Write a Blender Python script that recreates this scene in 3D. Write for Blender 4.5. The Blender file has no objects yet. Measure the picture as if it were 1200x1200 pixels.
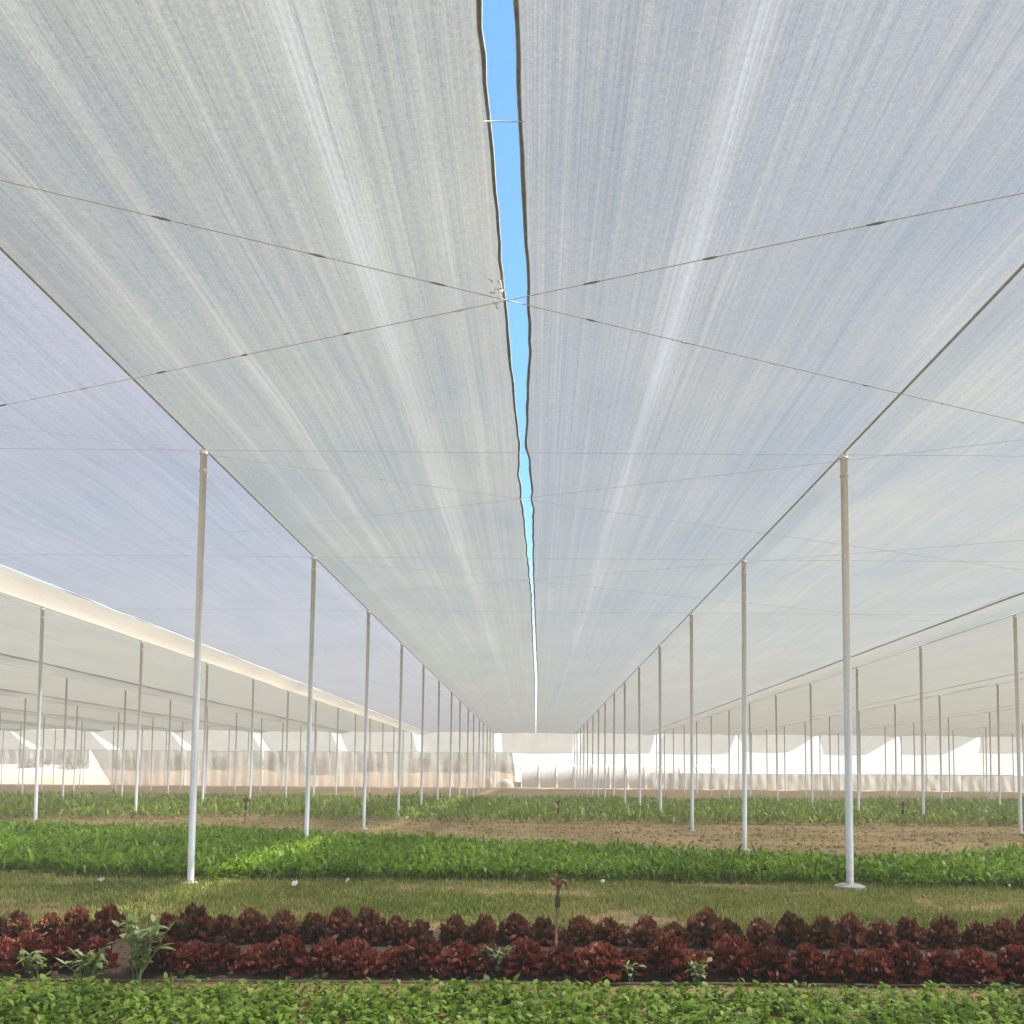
import bpy, bmesh, math, random
import numpy as np
from mathutils import Vector, Matrix, noise as mnoise

random.seed(7); RNG = np.random.default_rng(7)
SC = bpy.context.scene
COL = SC.collection
R = math.radians

# ------------------------------------------------------------------ camera
F = 1000.0                                   # focal length in photo pixels (1200 wide)
PITCH, ROLL = R(3.4), R(0.42)
cam_d = bpy.data.cameras.new('camera'); cam = bpy.data.objects.new('camera', cam_d); COL.objects.link(cam)
cam_d.sensor_width = 36; cam_d.lens = 36*F/1200
cam_d.shift_y = (308 - F*math.tan(PITCH))/1200; cam_d.shift_x = -28/1200
cam_d.clip_end = 6000; cam_d.clip_start = 0.05
CM = Matrix.Translation((0, 0, 1.6)) @ Matrix.Rotation(R(90)+PITCH, 4, 'X') @ Matrix.Rotation(ROLL, 4, 'Z')
cam.matrix_world = CM
SC.camera = cam
C3 = CM.to_3x3()
def ray(px, py):
    return C3 @ Vector(((px-600)/F + cam_d.shift_x*1.2, (600-py)/F + cam_d.shift_y*1.2, -1))
def on_z(px, py, z=0.0):
    d = ray(px, py); t = (z-1.6)/d.z; return Vector((0, 0, 1.6)) + d*t
def on_y(px, py, y):
    d = ray(px, py); return Vector((0, 0, 1.6)) + d*(y/d.y)

gl, gr = on_z(232, 1037), on_z(1000, 1042)
D1 = (gl.y+gr.y)/2                           # distance of the first visible pole pair
tl, tr = on_y(239, 527, D1), on_y(989, 532, D1)
H = (tl.z+tr.z)/2                            # net height
XC = (tl.x+tr.x)/2; HW = (tr.x-tl.x)/2       # bay centre and half width
S = D1/2                                     # pole spacing
NP = 16
YEND = NP*S + 1.0
print('D1 %.2f H %.2f XC %.2f HW %.2f S %.2f YEND %.1f' % (D1, H, XC, HW, S, YEND))

# ------------------------------------------------------------------ helpers
def tag(o, label=None, cat=None, group=None, kind=None):
    if label: o['label'] = label
    if cat: o['category'] = cat
    if group: o['group'] = group
    if kind: o['kind'] = kind
    return o
def empty(name, loc=(0, 0, 0)):
    o = bpy.data.objects.new(name, None); COL.objects.link(o); o.location = loc; o.empty_display_size = .2
    return o
def link(name, me, mat, parent=None, smooth=False):
    me.materials.append(mat)
    if smooth: me.polygons.foreach_set('use_smooth', [True]*len(me.polygons))
    o = bpy.data.objects.new(name, me); COL.objects.link(o)
    if parent: o.parent = parent
    return o
def mesh(name, v, f, mat, parent=None, smooth=False):
    me = bpy.data.meshes.new(name); me.from_pydata([tuple(p) for p in v], [], f); me.update()
    return link(name, me, mat, parent, smooth)
def np_mesh(name, V, Q, mat, parent=None, rnd=None, smooth=False):
    """V (n,3) vertices, Q (m,4) quads, rnd (n,) per-vertex random value"""
    me = bpy.data.meshes.new(name)
    me.vertices.add(len(V)); me.vertices.foreach_set('co', V.astype(np.float32).ravel())
    me.loops.add(Q.size); me.loops.foreach_set('vertex_index', Q.astype(np.int32).ravel())
    me.polygons.add(len(Q)); me.polygons.foreach_set('loop_start', np.arange(0, Q.size, 4, dtype=np.int32))
    me.update(calc_edges=True); me.validate()
    if rnd is not None:
        a = me.attributes.new('rnd', 'FLOAT', 'POINT'); a.data.foreach_set('value', rnd.astype(np.float32))
    return link(name, me, mat, parent, smooth)
class MB:
    def __init__(s): s.v = []; s.f = []
    def add(s, v, f):
        n = len(s.v); s.v += [tuple(p) for p in v]; s.f += [tuple(i+n for i in q) for q in f]; return s
    def tube(s, pts, rad, n=8, cap=True):
        pts = [Vector(p) for p in pts]; rs = rad if isinstance(rad, (list, tuple)) else [rad]*len(pts)
        V = []; Fc = []
        for i, p in enumerate(pts):
            t = (pts[min(i+1, len(pts)-1)] - pts[max(i-1, 0)]).normalized()
            a = Vector((0, 0, 1)) if abs(t.z) < .9 else Vector((1, 0, 0))
            u = t.cross(a).normalized(); w = t.cross(u)
            for k in range(n):
                an = 2*math.pi*k/n; V.append(p + (u*math.cos(an) + w*math.sin(an))*rs[i])
        for i in range(len(pts)-1):
            for k in range(n):
                Fc.append((i*n+k, i*n+(k+1) % n, (i+1)*n+(k+1) % n, (i+1)*n+k))
        if cap: Fc += [tuple(range(n)), tuple((len(pts)-1)*n+k for k in reversed(range(n)))]
        return s.add(V, Fc)
    def box(s, a, b):
        x0, y0, z0 = a; x1, y1, z1 = b
        return s.add([(x0,y0,z0),(x1,y0,z0),(x1,y1,z0),(x0,y1,z0),(x0,y0,z1),(x1,y0,z1),(x1,y1,z1),(x0,y1,z1)],
                     [(0,3,2,1),(4,5,6,7),(0,1,5,4),(1,2,6,5),(2,3,7,6),(3,0,4,7)])
    def build(s, name, mat, parent=None, smooth=False): return mesh(name, s.v, s.f, mat, parent, smooth)

# ------------------------------------------------------------------ materials
def new_mat(name):
    m = bpy.data.materials.new(name); m.use_nodes = True; nt = m.node_tree; nt.nodes.clear()
    out = nt.nodes.new('ShaderNodeOutputMaterial')
    return m, nt, out
class NB:
    """tiny node helper"""
    def __init__(s, nt): s.nt = nt
    def n(s, typ, **kw):
        nd = s.nt.nodes.new(typ)
        for k, v in kw.items():
            if k.startswith('i_'): nd.inputs[int(k[2:])].default_value = v
            else: setattr(nd, k, v)
        return nd
    def l(s, a, b): s.nt.links.new(a, b)
    def math(s, op, a, b=None, c=None, clamp=False):
        nd = s.n('ShaderNodeMath', operation=op); nd.use_clamp = clamp
        for i, x in enumerate((a, b, c)):
            if x is None: continue
            if isinstance(x, (int, float)): nd.inputs[i].default_value = x
            else: s.l(x, nd.inputs[i])
        return nd.outputs[0]
    def noise(s, co, scale, detail=4, rough=.55):
        nd = s.n('ShaderNodeTexNoise'); s.l(co, nd.inputs['Vector'])
        nd.inputs['Scale'].default_value = scale; nd.inputs['Detail'].default_value = detail; nd.inputs['Roughness'].default_value = rough
        return nd.outputs[0]
    def mapped(s, co, scale, loc=(0, 0, 0)):
        nd = s.n('ShaderNodeMapping'); s.l(co, nd.inputs[0]); nd.inputs['Scale'].default_value = scale; nd.inputs['Location'].default_value = loc
        return nd.outputs[0]
    def ramp(s, fac, stops):
        nd = s.n('ShaderNodeValToRGB'); s.l(fac, nd.inputs[0]); e = nd.color_ramp.elements
        while len(e) < len(stops): e.new(.5)
        for el, (p, c) in zip(e, stops): el.position = p; el.color = (*c, 1)
        return nd.outputs[0]

def net_mat(name, dens=.62, col=(.80, .80, .77), creases=(), streak=.26, seed=0.0, dirt=.10, refl=.38):
    m, nt, out = new_mat(name); b = NB(nt)
    co = b.n('ShaderNodeTexCoord').outputs['Object']
    s1 = b.noise(b.mapped(co, (11, .08, .5), (seed, 0, 0)), 1, 6, .65)
    s2 = b.noise(b.mapped(co, (75, .22, 1), (seed, 3, 0)), 1, 4, .6)
    gr = b.noise(co, 22, 3, .6)
    pt = b.noise(b.mapped(co, (.5, .28, 1), (0, seed, 0)), 1, 3, .5)
    d = b.math('MULTIPLY_ADD', b.math('SUBTRACT', s1, .5), streak*.6, dens)
    d = b.math('MULTIPLY_ADD', b.math('SUBTRACT', s2, .5), streak*.6, d)
    gf = b.noise(co, 75, 2, .5)
    d = b.math('MULTIPLY_ADD', b.math('SUBTRACT', gr, .5), .16, d)
    d = b.math('MULTIPLY_ADD', b.math('SUBTRACT', gf, .5), .25, d)
    d = b.math('MULTIPLY_ADD', b.math('SUBTRACT', pt, .5), .14, d)
    sx = b.n('ShaderNodeSeparateXYZ'); b.l(co, sx.inputs[0]); x = sx.outputs[0]
    wob = b.noise(b.mapped(co, (0, .22, 0), (seed+5, 1, 0)), 1, 3)
    x = b.math('MULTIPLY_ADD', b.math('SUBTRACT', wob, .5), .14, x)
    cre = None
    for x0, w, a in creases:
        t = b.math('DIVIDE', b.math('ABSOLUTE', b.math('SUBTRACT', x, x0)), w)
        t = b.math('MULTIPLY', b.math('SUBTRACT', 1.0, t, clamp=True), a)
        cre = t if cre is None else b.math('MAXIMUM', cre, t)
    if cre is not None:
        cre = b.math('MULTIPLY', cre, b.math('MULTIPLY_ADD', s2, 1.6, .2))
        d = b.math('MULTIPLY_ADD', cre, .45, d)
    d = b.math('MAXIMUM', b.math('MINIMUM', d, .97), .12)
    # dust on the woven threads, drifting in patches
    dn = b.noise(b.mapped(co, (1.2, .3, 1), (seed+9, 2, 0)), 1, 5, .6)
    mixc = b.n('ShaderNodeMix', data_type='RGBA'); b.l(b.math('MULTIPLY', b.math('SUBTRACT', dn, .35, clamp=True), dirt*8, clamp=True), mixc.inputs['Factor'])
    mixc.inputs['A'].default_value = (*col, 1); mixc.inputs['B'].default_value = (col[0]*.93, col[1]*.90, col[2]*.80, 1)
    # paler and darker yarns running along the sheet
    br = b.math('MULTIPLY_ADD', b.math('SUBTRACT', s2, .5), streak*3.2, b.math('MULTIPLY_ADD', b.math('SUBTRACT', s1, .5), streak*1.9, 1.0))
    br = b.math('MULTIPLY_ADD', b.math('SUBTRACT', gr, .5), .45, br)
    br = b.math('MULTIPLY_ADD', b.math('SUBTRACT', gf, .5), .55, br)
    br = b.math('MULTIPLY_ADD', b.math('SUBTRACT', pt, .5), .45, br)
    if cre is not None: br = b.math('MULTIPLY_ADD', cre, .70, br)
    if cre is not None:
        cm = b.n('ShaderNodeMix', data_type='RGBA'); b.l(b.math('MULTIPLY', cre, 3.0, clamp=True), cm.inputs['Factor']); b.l(mixc.outputs['Result'], cm.inputs['A']); cm.inputs['B'].default_value = (col[0]*.98, col[1]*1.04, col[2]*1.15, 1); mixc = cm
    yarn = b.n('ShaderNodeVectorMath', operation='SCALE'); b.l(mixc.outputs['Result'], yarn.inputs[0]); b.l(br, yarn.inputs['Scale'])
    tr = b.n('ShaderNodeBsdfTranslucent'); df = b.n('ShaderNodeBsdfDiffuse'); tp = b.n('ShaderNodeBsdfTransparent')
    b.l(yarn.outputs[0], tr.inputs[0]); b.l(yarn.outputs[0], df.inputs[0])
    th = b.n('ShaderNodeMixShader'); th.inputs[0].default_value = refl; b.l(tr.outputs[0], th.inputs[1]); b.l(df.outputs[0], th.inputs[2])
    mx = b.n('ShaderNodeMixShader'); b.l(d, mx.inputs[0]); b.l(tp.outputs[0], mx.inputs[1]); b.l(th.outputs[0], mx.inputs[2])
    b.l(mx.outputs[0], out.inputs[0])
    return m

def pbr(name, col, rough=.6, metal=0.0, var=.15, scale=8, bump=0.0):
    m, nt, out = new_mat(name); b = NB(nt)
    co = b.n('ShaderNodeTexCoord').outputs['Object']
    nz = b.noise(co, scale, 5, .6)
    c = b.ramp(nz, [(.3, tuple(x*(1-var) for x in col)), (.7, tuple(min(1, x*(1+var)) for x in col))])
    p = b.n('ShaderNodeBsdfPrincipled'); b.l(c, p.inputs['Base Color'])
    p.inputs['Roughness'].default_value = rough; p.inputs['Metallic'].default_value = metal
    if bump:
        bp = b.n('ShaderNodeBump'); bp.inputs['Strength'].default_value = bump; b.l(nz, bp.inputs['Height']); b.l(bp.outputs[0], p.inputs['Normal'])
    b.l(p.outputs[0], out.inputs[0]); return m

def leaf_mat(name, stops, trans=.35, rough=.45, vary=0):
    m, nt, out = new_mat(name); b = NB(nt)
    at = b.n('ShaderNodeAttribute'); at.attribute_name = 'rnd'
    co = b.n('ShaderNodeTexCoord').outputs['Object']
    fac = b.math('MULTIPLY_ADD', b.math('SUBTRACT', b.noise(co, 1.3, 3), .5), .7, at.outputs['Fac'])
    if vary: fac = b.math('MULTIPLY_ADD', b.math('SUBTRACT', b.n('ShaderNodeObjectInfo').outputs['Random'], .5), vary, fac)
    c = b.ramp(fac, stops)
    p = b.n('ShaderNodeBsdfPrincipled'); b.l(c, p.inputs['Base Color']); p.inputs['Roughness'].default_value = rough
    p.inputs['Specular IOR Level'].default_value = .35
    t = b.n('ShaderNodeBsdfTranslucent'); b.l(c, t.inputs[0])
    mx = b.n('ShaderNodeMixShader'); mx.inputs[0].default_value = trans; b.l(p.outputs[0], mx.inputs[1]); b.l(t.outputs[0], mx.inputs[2])
    b.l(mx.outputs[0], out.inputs[0]); return m

CRL = [(XC-.30*HW, .30, .30), (XC-.67*HW, .16, .22), (XC-.13*HW, .08, .12), (XC-.48*HW, .07, .10), (XC-.85*HW, .10, .10)]
CRR = [(XC+.345*HW, .26, .32), (XC+.42*HW, .06, .12), (XC+.62*HW, .10, .12), (XC+.80*HW, .08, .10), (XC+.15*HW, .06, .08)]
M = {}
M['net_l'] = net_mat('net_pale', .90, (0.1105, 0.1088, 0.0984), CRL, seed=1.3)
M['net_r'] = net_mat('net_grey', .89, (0.1049, 0.1041, 0.1017), CRR, seed=7.7)
M['net_bl'] = net_mat('net_bluish', .85, (.1120, .1085, .1190), [(XC-1.5*HW, .2, .08), (XC-2.1*HW, .25, .10)], seed=4.1)
M['net_br'] = net_mat('net_light', .90, (0.1248, 0.1216, 0.1121), [(XC+1.4*HW, .2, .10), (XC+2.0*HW, .25, .12)], seed=11.9)
M['net_far'] = net_mat('net_far', .89, (0.1240, 0.1144, 0.0952), [], seed=15.2)
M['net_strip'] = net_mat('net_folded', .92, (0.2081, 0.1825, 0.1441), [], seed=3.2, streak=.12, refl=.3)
M['net_valance'] = net_mat('net_valance', .86, (0.2088, 0.2018, 0.1827), [], seed=18.0, streak=.1)
M['net_wall'] = net_mat('net_wall', .74, (.40, .365, .30), [], seed=21.0, streak=.2, dirt=.3, refl=.5)
M['net_lowwall'] = net_mat('net_low_wall', .90, (.50, .50, .48), [], seed=25.0, streak=.12, dirt=.2, refl=.55)
M['hem'] = pbr('hem', (.24, .26, .27), .8, var=.35, scale=14)
M['scrap'] = pbr('white_twine', (.62, .62, .60), .8, var=.25)
M['cable'] = pbr('cable', (.50, .50, .50), .5, .1, var=.2)
M['clip'] = pbr('clip', (.20, .19, .17), .6, var=.3, scale=30)
def steel_mat():
    m, nt, out = new_mat('galvanised'); b = NB(nt); co = b.n('ShaderNodeTexCoord').outputs['Object']
    n1 = b.noise(b.mapped(co, (14, 14, 1.2)), 1, 5, .65); n2 = b.noise(co, 9, 4, .6)
    c = b.ramp(n1, [(.3, (.58, .64, .71)), (.55, (.74, .79, .85)), (.75, (.80, .84, .89))])
    sx = b.n('ShaderNodeSeparateXYZ'); b.l(co, sx.inputs[0])
    mud = b.math('MULTIPLY', b.math('SUBTRACT', b.math('MULTIPLY', n2, 1.0), b.math('MULTIPLY', sx.outputs[2], .9)), 2.2, clamp=True)
    rust = b.math('MULTIPLY', b.math('SUBTRACT', n1, .66, clamp=True), 5, clamp=True)
    m1 = b.n('ShaderNodeMix', data_type='RGBA'); b.l(b.math('MULTIPLY', mud, .6), m1.inputs['Factor']); b.l(c, m1.inputs['A']); m1.inputs['B'].default_value = (.36, .28, .19, 1)
    m2 = b.n('ShaderNodeMix', data_type='RGBA'); b.l(b.math('MULTIPLY', rust, .5), m2.inputs['Factor']); b.l(m1.outputs['Result'], m2.inputs['A']); m2.inputs['B'].default_value = (.30, .22, .16, 1)
    p = b.n('ShaderNodeBsdfPrincipled'); b.l(m2.outputs['Result'], p.inputs['Base Color']); p.inputs['Roughness'].default_value = .48; p.inputs['Metallic'].default_value = .0
    b.l(p.outputs[0], out.inputs[0]); return m
M['steel'] = steel_mat()
M['concrete'] = pbr('concrete', (.50, .48, .44), .9, var=.2, scale=14, bump=.3)

# ------------------------------------------------------------------ roof net sheets
def interp(tab, y):
    if y <= tab[0][0]: return tab[0][1]
    for (y0, a), (y1, c) in zip(tab, tab[1:]):
        if y <= y1: return a + (c-a)*(y-y0)/(y1-y0)
    return tab[-1][1]
def edge_tab(pts):
    t = sorted((p.y, p.x) for p in (on_z(px, py, H) for px, py in pts)); return t
GL = edge_tab([(563, 5), (570, 100), (577, 170), (583, 250), (592, 350), (596, 385), (598, 420), (603, 470), (609, 525), (609, 560), (614, 610), (619, 660), (623, 700), (625, 760), (627, 800)])
GR = edge_tab([(601, 5), (606, 130), (610, 200), (613, 270), (618, 340), (619, 385), (619, 430), (617, 480), (615, 525), (621, 560), (624, 610), (624, 660), (625.5, 700), (628, 760), (630, 800)])
def wig(y, s): return .022*mnoise.noise((s, y*1.6, 0)) + .012*mnoise.noise((s, y*5, 3))
def gapL(y): return interp(GL, y) - .015 + wig(y, 1.0)
def gapR(y): return max(interp(GR, y) + .015 + wig(y, 9.0), gapL(y)+.05)

A0, A1 = on_z(1200, 225, H), on_z(0, 475, H); B0, B1 = on_z(0, 210, H), on_z(1200, 495, H)
SLA, SLB = (A1.y-A0.y)/(A1.x-A0.x), (B1.y-B0.y)/(B1.x-B0.x)
YCA, YCB = A0.y+SLA*(XC-A0.x), B0.y+SLB*(XC-B0.x)
def roof_z(x, y, s):
    pa = (y-YCA-SLA*(x-XC))/S; pb = (y-YCB-SLB*(x-XC))/S
    lift = abs(math.sin(math.pi*pa)*math.sin(math.pi*pb)) * (.35+.65*abs(math.sin(math.pi*y/S)))
    u = ((x-XC)/HW) % 2.0 - 1.0
    a = .12*lift*(.7 + mnoise.noise((x*.35+s, y*.2, s)))
    a += .022*mnoise.noise((x*.9, y*.3, s+4))
    a += .007*mnoise.noise((x*5.5+s, y*.06, 2.0)) + .004*mnoise.noise((x*16, y*.10, s))
    ef = min(1, abs(((x-XC)/HW + 1) % 2.0 - (0 if ((x-XC)/HW + 1) % 2.0 < 1 else 2))*HW/.5)
    return H + .03 + max(a + .04, -.01)*(.08 + .92*ef)
def sheet(name, mat, xa, xb, y0, y1, dx, dy, s, parent=None, fz=None):
    """net sheet between the edge functions xa(y) and xb(y)"""
    ys = np.arange(y0, y1+1e-6, dy)
    nx = max(2, int(round(abs(xb(10)-xa(10))/dx)))
    V = np.zeros((len(ys)*(nx+1), 3)); k = 0
    for y in ys:
        a, c = xa(y), xb(y)
        for i in range(nx+1):
            x = a + (c-a)*i/nx
            V[k] = (x, y, (fz or roof_z)(x, y, s)); k += 1
    I = np.arange(len(ys)-1)[:, None]*(nx+1) + np.arange(nx)[None, :]; I = I.ravel()
    Q = np.stack([I, I+1, I+nx+2, I+nx+1], 1)
    return np_mesh(name, V, Q, mat, parent, smooth=True)
cst = lambda v: (lambda y: v)
Y0 = -9.0
def hem_tube(fx, name, parent, s, r=.021):
    pts = [(fx(y) , y, roof_z(fx(y), y, s) - .01) for y in np.arange(0, YEND, .22)]
    rr = [r*(.75+.6*abs(mnoise.noise((y*2.3, s, 1)))) for y in np.arange(0, YEND, .22)]
    return MB().tube(pts, rr, 6).build(name, M['hem'], parent, True)

G_NET = 'shade net sheets of the roof'
t = tag(empty('shade_net', (XC-HW/2, 0, H)), 'pale net sheet forming the left half of the middle roof, ending at the sky slit', 'shade net', G_NET)
def child_fix(root):
    for c in root.children: c.location = -Vector(root.location)
sheet('net_panel', M['net_l'], cst(XC-HW), lambda y: gapL(y), Y0, YEND, .055, .35, 1.0, t)
hem_tube(gapL, 'hem', t, 1.0)
jn = on_z(588, 345, H)
for k in range(7):      # white ends of lashing twine at the wire crossing
    p = Vector((gapL(jn.y)-random.uniform(.0, .14), jn.y+random.uniform(-.25, .25), H+.03)); q = p + Vector((random.uniform(-.06, .06), random.uniform(-.12, .12), -.05))
    MB().tube([p, (p+q)/2+Vector((.02, 0, -.03)), q], .008, 5).build('twine', M['scrap'], t)
child_fix(t)
t = tag(empty('shade_net', (XC+HW/2, 0, H)), 'grey net sheet forming the right half of the middle roof, ending at the sky slit', 'shade net', G_NET)
sheet('net_panel', M['net_r'], lambda y: gapR(y), cst(XC+HW), Y0, YEND, .055, .35, 5.0, t)
hem_tube(gapR, 'hem', t, 5.0); child_fix(t)

side_names = ['next to the middle roof', 'second out from the middle roof', 'third out from the middle roof', 'fourth out from the middle roof', 'fifth out from the middle roof', 'sixth out from the middle roof']
for sd in (-1, 1):
    for m in range(6):
        a, c = 1+2*m, 3+2*m; cut = a + (1.60 if sd < 0 else 1.72)
        word = 'left' if sd < 0 else 'right'
        look = ('bluish grey' if m == 0 else 'grey') if sd < 0 else ('light grey' if m == 0 else 'pale')
        t = tag(empty('shade_net', (XC+sd*(a+c)/2*HW, 0, H)), '%s net sheet of the %s roof bay %s' % (look, word, side_names[m]), 'shade net', G_NET)
        mt = M['net_far'] if m else (M['net_bl'] if sd < 0 else M['net_br'])
        dx, dy = (.14, .45) if m == 0 else (.4, .8)
        xa, xb = XC+sd*a*HW, XC+sd*cut*HW
        y0 = Y0 if m < 2 else 8.0
        sheet('net_panel', mt, cst(min(xa, xb)), cst(max(xa, xb)), y0, YEND, dx, dy, 20+m*3+sd, t, (lambda x, y, s, xb=xb: H+.05 + (roof_z(x, y, s)-H-.05)*min(1, abs(x-xb)/.6)))
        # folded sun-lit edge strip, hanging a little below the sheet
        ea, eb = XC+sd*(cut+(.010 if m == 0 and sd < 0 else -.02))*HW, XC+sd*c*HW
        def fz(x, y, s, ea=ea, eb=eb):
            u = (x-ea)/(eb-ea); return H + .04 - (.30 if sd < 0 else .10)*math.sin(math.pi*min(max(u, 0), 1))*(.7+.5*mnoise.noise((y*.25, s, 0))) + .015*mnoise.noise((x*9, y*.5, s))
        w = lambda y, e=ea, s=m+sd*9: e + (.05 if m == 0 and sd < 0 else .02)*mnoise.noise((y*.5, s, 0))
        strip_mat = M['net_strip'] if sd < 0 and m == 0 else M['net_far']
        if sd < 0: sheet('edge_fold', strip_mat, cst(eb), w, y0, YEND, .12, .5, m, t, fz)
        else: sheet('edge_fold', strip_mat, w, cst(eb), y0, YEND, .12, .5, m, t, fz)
        if m == 0:
            hem_tube(cst(xb), 'hem', t, 20+m*3+sd, .018)
        child_fix(t)

# ------------------------------------------------------------------ cables
def cable(name, pts, rad, label, cat, group, clips=0, mat='cable'):
    pts = [Vector(p) for p in pts]; o0 = pts[0].copy()
    t = empty(name, o0); tag(t, label, cat, group)
    MB().tube([p-o0 for p in pts], rad, 6).build('strand', M[mat], t, True)
    if clips:
        L = pts[-1]-pts[0]; n = clips; d = L.normalized()
        for i in range(n):
            p = L*((i+.5+random.uniform(-.15, .15))/n)
            w = random.random() < .25
            l = random.uniform(.04, .09)
            MB().tube([p-d*l, p-d*l*.4, p+d*l*.3, p+d*l], [rad*1.1, rad*2.1, rad*2.4, rad*1.2], 6).build('clip', M['scrap' if w else 'clip'], t)
    return t
ordn = ['first', 'second', 'third', 'fourth', 'fifth', 'sixth', 'seventh', 'eighth', 'ninth', 'tenth', 'eleventh', 'twelfth', 'thirteenth', 'fourteenth', 'fifteenth', 'sixteenth', 'seventeenth']
XO = 13*HW
ZC = H + .005
for k in range(2, 5):
    xr = min(XO, 12 + k*5.5)
    cable('cross_cable', [(XC-xr, k*S, ZC), (XC, k*S, ZC-.02), (XC+xr, k*S, ZC)], .0025, '%s wire from the camera running straight across the roof between pole tops' % ordn[k-1], 'cable', 'cables across the roof')
yy = on_z(590, 147, H).y
cable('cross_cable', [(gapL(yy)-.03, yy, H+.03), (gapR(yy)+.03, yy, H+.03)], .004, 'thin wire crossing the wide near part of the sky slit', 'cable', 'cables across the roof')
# two crossing families of diagonal wires
A0, A1 = on_z(1200, 225, H), on_z(0, 475, H); B0, B1 = on_z(0, 210, H), on_z(1200, 495, H)
for nm, (p, q), way in (('A', (A0, A1), 'to the left'), ('B', (B0, B1), 'to the right')):
    sl = (q.y-p.y)/(q.x-p.x); yc = p.y + sl*(XC-p.x)
    for n in range(0, 3):
        x0, x1 = XC-2.6*HW, XC+2.6*HW
        if nm == 'B': x0, x1 = x0, x1
        f = lambda x: yc + n*S + sl*(x-XC)
        cable('diagonal_cable', [(x0, f(x0), ZC-.012), (x1, f(x1), ZC-.012)], .0045 if n == 0 else .0025,
              '%s from the front of the slanting roof wires receding %s' % (ordn[n], way), 'cable', 'slanting cables under the net', clips=20 if n == 0 else 0)
rows = [2*m+1 for m in range(7)]
for sd in (-1, 1):
    for m, r in enumerate(rows):
        x = XC+sd*r*HW
        rl = '%s pole row out from the middle on the %s' % (ordn[m], 'left' if sd < 0 else 'right')
        y0 = Y0 if m < 2 else 8
        cable('row_cable', [(x, y0, H+.02), (x, YEND, H+.02)], .016 if m == 0 else .010, 'cable on the pole tops, %s' % rl, 'cable', 'cables along the pole rows')

# ------------------------------------------------------------------ poles
G_POLE = 'poles holding up the net'
def make_pole(fr, foot=False):
    t = empty('support_pole')
    MB().tube([(0, 0, -.05), (0, 0, H-.03)], fr, 16).build('tube', M['steel'], t, True)
    MB().tube([(0, 0, H-.06), (0, 0, H-.02), (0, 0, H+.015)], [fr*1.28, fr*1.28, fr*.9], 16).build('cap', M['steel'], t, True)
    MB().tube([(0, 0, H-.34), (0, 0, H-.33), (0, 0, H-.29), (0, 0, H-.28)], [fr, fr*1.18, fr*1.18, fr], 16).build('clamp', M['cable'], t, True)
    if foot: MB().tube([(0, 0, -.02), (0, 0, .05), (0, 0, .075)], [.23, .215, .15], 11).build('concrete_foot', M['concrete'], t)
    else: MB().tube([(0, 0, -.02), (0, 0, .03), (0, 0, .045)], [.12, .115, .09], 12).build('concrete_foot', M['concrete'], t)
    return t
def copy_tree(o):
    c = o.copy(); COL.objects.link(c)
    for ch in list(o.children):
        d = ch.copy(); COL.objects.link(d); d.parent = c
    return c
proto = None
for sd in (-1, 1):
    for m, r in enumerate(rows):
        for k in range(1, NP+1):
            if k*S*.62 < (r-1.4)*HW and k < NP-1: continue          # stands outside the view
            big = (m == 0 and k == 2 and sd > 0)
            if big: o = make_pole(.051, True)
            elif proto is None: o = proto = make_pole(.048)
            else: o = copy_tree(proto)
            o.location = (XC+sd*r*HW, k*S, 0); o.rotation_euler = (R(random.uniform(-.35, .35)), R(random.uniform(-.35, .35)), random.random()*6)
            word = 'left' if sd < 0 else 'right'
            if k == 2 and m == 0:
                lab = 'big front pole at left, dark on its left side, rising from the green crop edge' if sd < 0 else 'big front pole at right standing on a round pale concrete foot'
            elif m == 0: lab = 'grey pole number %s from the front along the %s edge of the middle roof' % (k-1 if k > 1 else 0, word)
            else: lab = 'grey pole, %s along from the front in the %s row out on the %s' % (ordn[k-1], ordn[m], word)
            if k == 1: lab = 'grey pole standing nearest beside the camera in the %s row on the %s' % (ordn[m], word)
            tag(o, lab, 'pole', G_POLE)

# ------------------------------------------------------------------ ground
def ground_mat():
    m, nt, out = new_mat('soil'); b = NB(nt)
    co = b.n('ShaderNodeTexCoord').outputs['Object']
    n1 = b.noise(co, .55, 6, .6); n2 = b.noise(co, 9, 5, .65); n3 = b.noise(b.mapped(co, (.35, 2.2, 1)), 1, 4)
    soil = b.ramp(n2, [(.25, (.20, .125, .055)), (.55, (.33, .22, .095)), (.8, (.44, .32, .155))])
    moss = b.ramp(n2, [(.3, (.065, .075, .025)), (.7, (.15, .16, .06))])
    mx = b.n('ShaderNodeMix', data_type='RGBA')
    f = b.math('ADD', b.math('MULTIPLY', n1, .6), b.math('MULTIPLY', n3, .5))
    f = b.math('MULTIPLY', b.math('SUBTRACT', f, .56), 5, clamp=True)
    b.l(f, mx.inputs['Factor']); b.l(soil, mx.inputs['A']); b.l(moss, mx.inputs['B'])
    p = b.n('ShaderNodeBsdfPrincipled'); p.inputs['Roughness'].default_value = .95; b.l(mx.outputs['Result'], p.inputs['Base Color'])
    bp = b.n('ShaderNodeBump'); bp.inputs['Strength'].default_value = .5; bp.inputs['Distance'].default_value = .05; b.l(n2, bp.inputs['Height']); b.l(bp.outputs[0], p.inputs['Normal'])
    b.l(p.outputs[0], out.inputs[0]); return m
M['soil'] = ground_mat()
M['tan'] = pbr('tan_earth', (.42, .31, .22), .95, var=.22, scale=.8)
gx = [-3000, -400, -120] + list(np.arange(-70, 70.1, 1.0)) + [120, 400, 3000]
gy = [-3000, -100, -30] + list(np.arange(-10, 90.1, .5)) + [120, 400, 3500]
V = []; 
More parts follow.
